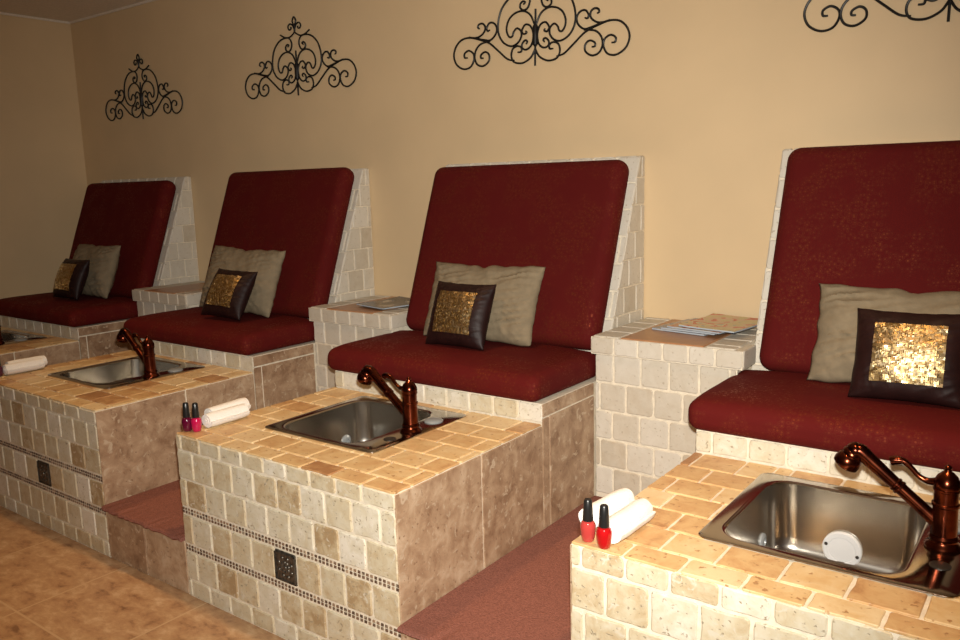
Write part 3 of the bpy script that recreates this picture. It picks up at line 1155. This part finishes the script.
# ------------------------------------------------------------------ towels and nail polish
def towel(ix, x, y, rz, label, ln=0.165, r=0.0265, z=0.0, seed=0):
    rng = random.Random(seed)
    q = MB()
    # a strip of towel rolled into a spiral, one mesh
    turns, th, n = 3.0, 0.0075, 84
    prof_o, prof_i = [], []
    for i in range(n + 1):
        a = 2 * PI * turns * i / n
        ro = 0.005 + (r - 0.005) * i / n
        prof_o.append((ro * math.cos(a), ro * math.sin(a)))
        ri = max(0.0012, ro - th)
        prof_i.append((ri * math.cos(a), ri * math.sin(a)))
    loop = prof_o + prof_i[::-1]
    rings = []
    ks = 9
    for k in range(ks):
        t = k / (ks - 1)
        yy = (t - 0.5) * ln
        e = 0.93 if k in (0, ks - 1) else 1.0 + 0.02 * rng.uniform(-1, 1)
        ring = []
        for i, (a, b) in enumerate(loop):
            fl = 0.9 if b < 0 else 1.0
            wob = noise.noise(Vector((a * 50, b * 50, yy * 14 + seed))) * 0.0012
            shift = (i if i <= n else 2 * n + 1 - i) / n * 0.006 * (1 if k in (0, 1) else -1 if k > ks - 3 else 0)
            ring.append(Vector((a * e * 1.06 + wob, yy + shift, b * e * fl + wob + r * 0.93)))
        rings.append(ring)
    q.loft(rings, False, False)
    m0 = len(loop)
    # ends: quads between the outer and inner line of the strip
    for base in (0, (ks - 1) * m0):
        fs = [(base + i, base + i + 1, base + m0 - 2 - i, base + m0 - 1 - i) for i in range(n)]
        nv = len(q.v)
        for f in fs:
            q.f.append(list(f))
            q.t.append(0.5)
            q.mi.append(0)
    o = q.build('rolled_towel', M['towel'], smooth=True)
    mn = min(v.co.z for v in o.data.vertices)
    for v in o.data.vertices:
        v.co.z -= mn
    o.location = (XS[ix] + x, y, H + 0.0012 + z)
    o.rotation_euler = (0, 0, rz)
    tag(o, label, 'rolled towel', 'rolled white towels')


def polish(ix, x, y, col, name, label, rz=0.0):
    root = empty('nail_polish', (XS[ix] + x, y, H + 0.0012), label, 'nail polish', 'nail polish bottles', rz)
    m = MT.get(name)
    if not m:
        m, nt, b = mat(name, 0.12)
        b.inputs['Base Color'].default_value = (*col, 1)
        b.inputs['Coat Weight'].default_value = 0.6
        MT[name] = m
    q = MB()
    q.lathe([(0.0115, 0), (0.0130, 0.002), (0.0150, 0.012), (0.0165, 0.028), (0.0162, 0.035), (0.0135, 0.041), (0.0085, 0.0435), (0.0075, 0.046), (0, 0.046)], n=24)
    q.build('bottle', m, root, True)
    q = MB()
    q.lathe([(0.0108, 0.0445), (0.0110, 0.047), (0.0098, 0.070), (0.0086, 0.088), (0.0070, 0.0905), (0, 0.091)], n=20)
    q.build('cap', M['cap'], root, True)['label'] = 'tall black tapered cap'


MT = {}
towel(3, 0.080, 0.108, -0.04, 'rolled white towel in front of its twin, beside the red nail polish', seed=1, r=0.03)
towel(3, 0.012, 0.150, -0.10, 'rolled white towel at the very edge of the right counter, behind its twin', seed=2, r=0.029)
towel(2, 0.046, 0.160, 0.02, 'front rolled white towel beside the pink nail polish on the middle counter', seed=3, r=0.028, ln=0.16)
towel(2, -0.006, 0.205, 0.05, 'rear rolled white towel on the left edge of the middle counter', seed=4, r=0.029, ln=0.16)
towel(1, 0.050, 0.165, 0.0, 'front rolled white towel on the dim left counter', seed=5, r=0.028)
towel(1, -0.003, 0.20, 0.0, 'rear rolled white towel on the edge of the dim left counter', seed=6, r=0.029)
polish(3, 0.031, 0.026, (0.42, 0.045, 0.04), 'rose_polish', 'rosy coral nail polish bottle at the corner of the right counter')
polish(3, 0.074, 0.016, (0.40, 0.006, 0.008), 'red_polish', 'bright red nail polish bottle standing by the rolled towels')
polish(2, 0.017, 0.036, (0.10, 0.003, 0.025), 'plum_polish', 'dark plum nail polish bottle on the left edge of the middle counter')
polish(2, 0.046, 0.050, (0.50, 0.008, 0.075), 'pink_polish', 'hot pink nail polish bottle next to the rolled towel in the middle')
polish(1, 0.036, 0.070, (0.09, 0.012, 0.03), 'wine_polish', 'purple nail polish bottle cut by the left edge of the photo')

# ------------------------------------------------------------------ magazines
def cover_mat(name, stops, scale, seed):
    m, nt, b = mat(name, 0.25)
    L = nt.links.new
    tc = N(nt, 'ShaderNodeTexCoord')
    mp = N(nt, 'ShaderNodeMapping')
    mp.inputs['Location'].default_value = (seed, seed * 2.3, 0)
    L(tc.outputs['Object'], mp.inputs[0])
    nz = N(nt, 'ShaderNodeTexNoise')
    nz.inputs['Scale'].default_value = scale
    nz.inputs['Detail'].default_value = 2
    L(mp.outputs[0], nz.inputs['Vector'])
    r = ramp(nt, stops, 'CONSTANT')
    L(nz.outputs[0], r.inputs[0])
    L(r.outputs[0], b.inputs['Base Color'])
    return m


COV = [
    cover_mat('cover_orange', [(0, (0.28, 0.32, 0.27)), (0.36, (0.55, 0.44, 0.20)), (0.47, (0.60, 0.40, 0.24)), (0.53, (0.56, 0.12, 0.05)), (0.60, (0.62, 0.50, 0.26)), (0.68, (0.30, 0.31, 0.25))], 13, 1.7),
    cover_mat('cover_coral', [(0, (0.5, 0.2, 0.1)), (0.45, (0.55, 0.42, 0.28)), (0.55, (0.45, 0.10, 0.05))], 12, 4.1),
    cover_mat('cover_grey', [(0, (0.32, 0.33, 0.36)), (0.5, (0.42, 0.36, 0.3)), (0.6, (0.2, 0.22, 0.28))], 12, 7.3),
    cover_mat('cover_navy', [(0, (0.03, 0.035, 0.055)), (0.5, (0.16, 0.15, 0.17)), (0.62, (0.5, 0.45, 0.36))], 14, 2.9),
]
PAGES = plain('magazine_pages', (0.42, 0.46, 0.50), 0.6)


def magazine(x, y, z, rz, cov, label, wd=0.205, ln=0.27, th=0.006, curl=0.0, group=None):
    root = empty('magazine', (x, y, z), label, 'magazine', group, rz)
    nx, ny = 14, 10
    def surf(dz, o=0.0, t=0.0008):
        q = MB()
        def pt(i, j, k):
            a, b = i / nx - 0.5, j / ny - 0.5
            lift = curl * max(0, b) ** 2 * 4 + 0.3 * curl * max(0, -a) ** 2 * 4
            return Vector((a * (wd - o), b * (ln - o), dz + lift + k * t))
        vs = [pt(i, j, k) for k in (0, 1) for j in range(ny + 1) for i in range(nx + 1)]
        n1 = nx + 1
        N1 = n1 * (ny + 1)
        fs = []
        for k in (0, 1):
            for j in range(ny):
                for i in range(nx):
                    f = [k * N1 + j * n1 + i, k * N1 + j * n1 + i + 1, k * N1 + (j + 1) * n1 + i + 1, k * N1 + (j + 1) * n1 + i]
                    fs.append(f if k else f[::-1])
        edge = [(j, 0) for j in range(0)]
        rim = [i for i in range(n1)] + [j * n1 + nx for j in range(1, ny + 1)] + [ny * n1 + i for i in range(nx - 1, -1, -1)] + [j * n1 for j in range(ny - 1, 0, -1)]
        for a in range(len(rim)):
            b = (a + 1) % len(rim)
            fs.append((rim[a], rim[b], N1 + rim[b], N1 + rim[a]))
        q.add(vs, fs)
        return q
    surf(0.0, 0, 0.0006).build('back_cover', COV[3], root)
    surf(0.0006, 0.003, th - 0.0012).build('pages', PAGES, root)
    surf(th - 0.0006, 0, 0.0006).build('front_cover', cov, root)
    return root


zt = ZT + 0.0008
G = 'magazines on the side table right of the middle seat'
for k, (x, y, rz, cv, lb, cu) in enumerate((
        (1.180, 1.290, -0.17, 2, 'bottom magazine of the fanned stack, sticking out farthest to the left', 0.0),
        (1.212, 1.287, -0.14, 2, 'grey magazine second from the bottom of the fanned stack', 0.0),
        (1.240, 1.282, -0.20, 1, 'coral magazine just under the top one of the fanned stack', 0.0),
        (1.279, 1.284, -0.15, 0, 'top magazine of the stack with an orange and yellow cover', 0.008))):
    magazine(x, y, zt + k * 0.0064, rz, COV[cv], lb, curl=cu, group=G, ln=0.235)
G = 'magazines on the side table left of the middle seat'
for k, (x, y, rz, cv, lb, cu) in enumerate((
        (-0.190, 1.230, -0.35, 1, 'lower orange-brown magazine on the table left of the middle seat', 0.0),
        (-0.165, 1.195, -0.20, 3, 'dark-covered magazine lying on top on the table left of the middle seat', 0.006))):
    magazine(x, y, zt + k * 0.0064, rz, COV[cv], lb, curl=cu, group=G, ln=0.235)

# ------------------------------------------------------------------ wrought iron wall scrolls
CURVES = {
 'arch':[(0.067,0.233),(0.059,0.24),(0.069,0.245),(0.081,0.236),(0.08,0.22),(0.061,0.211),(0.043,0.221),(0.037,0.248),(0.055,0.273),(0.092,0.277),(0.133,0.265),(0.168,0.232),(0.184,0.191),(0.186,0.151),(0.175,0.119),(0.151,0.093),(0.116,0.08),(0.086,0.09),(0.071,0.112),(0.074,0.134),(0.093,0.146),(0.108,0.134),(0.114,0.118),(0.128,0.116),(0.141,0.134),(0.143,0.159),(0.131,0.186),(0.105,0.204),(0.072,0.209),(0.043,0.199),(0.024,0.179),(0.01,0.148)],
 'mid':[(0.051,0.132),(0.046,0.125),(0.06,0.121),(0.069,0.136),(0.053,0.156),(0.028,0.147),(0.014,0.114),(0.02,0.078),(0.042,0.061),(0.064,0.068),(0.065,0.085),(0.051,0.097),(0.041,0.09),(0.047,0.082)],
 'low':[(0.002,0.067),(0.008,0.049),(0.024,0.027),(0.06,0.011),(0.1,0.017),(0.115,0.041),(0.11,0.068),(0.088,0.078),(0.069,0.071),(0.069,0.055),(0.085,0.054)],
 's':[(0.1,0.024),(0.134,0.032),(0.181,0.067),(0.227,0.101),(0.282,0.121),(0.33,0.132),(0.371,0.127),(0.4,0.103),(0.411,0.067),(0.395,0.03),(0.357,0.009),(0.321,0.015),(0.304,0.042),(0.308,0.067),(0.332,0.081),(0.354,0.071),(0.353,0.055),(0.338,0.053)],
 'c':[(0.223,0.109),(0.27,0.102),(0.295,0.079),(0.3,0.049),(0.285,0.022),(0.255,0.014),(0.227,0.031),(0.227,0.056),(0.246,0.069),(0.267,0.06),(0.268,0.047),(0.255,0.045)],
 'u1':[(0.227,0.153),(0.238,0.15),(0.243,0.162),(0.23,0.18),(0.207,0.177),(0.192,0.157),(0.198,0.132),(0.223,0.113),(0.256,0.117),(0.293,0.127)],
 'u2':[(0.279,0.163),(0.288,0.168),(0.284,0.179),(0.268,0.182),(0.253,0.172),(0.253,0.151),(0.273,0.134),(0.299,0.129),(0.333,0.135)],
 'tail':[(0.013,0.3),(0.023,0.29),(0.05,0.278),(0.084,0.28),(0.119,0.296)],
 'fr':[(0.013,0.3),(0.016,0.316),(0.027,0.333),(0.045,0.339),(0.059,0.327),(0.051,0.312),(0.037,0.316),(0.038,0.324)],
 'leaf':[(0.01,0.331),(0.02,0.338),(0.025,0.349),(0.021,0.361),(0.014,0.370)],
}
RODR = 0.0042


def scroll_art():
    root = empty('iron_wall_scroll', (0, D - 0.0105, 0), '', 'wall decoration', 'black iron scrolls on the back wall')
    fix = lambda x, z: x - 0.0125 * min(1, z / 0.3)
    for s in (1, -1):
        q = MB()
        for k in ('arch', 'mid', 'low', 's', 'c', 'u1', 'u2'):
            pts = spline([(s * fix(x, z), 0, z) for x, z in CURVES[k]], 5)
            n = len(pts)
            q.tube(pts, [RODR * (0.75 + 0.25 * min(1, min(i, n - 1 - i) / 5)) for i in range(n)], 7)
        q.build('scroll_rods', M['iron'], root, True)
    q = MB()
    for s in (1, -1):
        for k in ('tail', 'fr', 'leaf'):
            q.tube(spline([(s * max(0.0005, fix(x, z)), 0, z) for x, z in CURVES[k]], 5), RODR * 0.95, 7)
    q.tube([(0, 0, 0.300), (0, 0, 0.334)], RODR, 7)
    q.build('finial', M['iron'], root, True)
    q = MB()
    q.tube([(0, 0, -0.004), (0, 0, 0.21)], RODR, 8)
    q.lathe([(0.004, 0.068), (0.011, 0.076), (0.012, 0.11), (0.011, 0.145), (0.004, 0.156)], n=12)
    q.build('spindle', M['iron'], root, True)
    return root


def copy_tree(o, parent=None):
    c = o.copy()
    COL.objects.link(c)
    c.parent = parent
    for ch in o.children:
        copy_tree(ch, c)
    return c


ART = scroll_art()
PL = [(-2.340, 1.733, 0.4, 'black iron scroll decoration farthest left on the wall, in dim light'),
      (-0.952, 1.755, 0.0, 'black iron scroll decoration second from the left, seen whole above the second seat'),
      (0.444, 1.752, 1.6, 'black iron scroll decoration above the middle seat, its top cut by the frame'),
      (1.874, 1.727, 1.0, 'black iron scroll decoration at the upper right, only its bottom in frame')]
copies = [ART] + [copy_tree(ART) for _ in range(3)]
for o, (x, z, deg, lb) in zip(copies, PL):
    o.location = (x, D - 0.0052, z)
    o.rotation_euler = (0, math.radians(deg), 0)
    o['label'] = lb
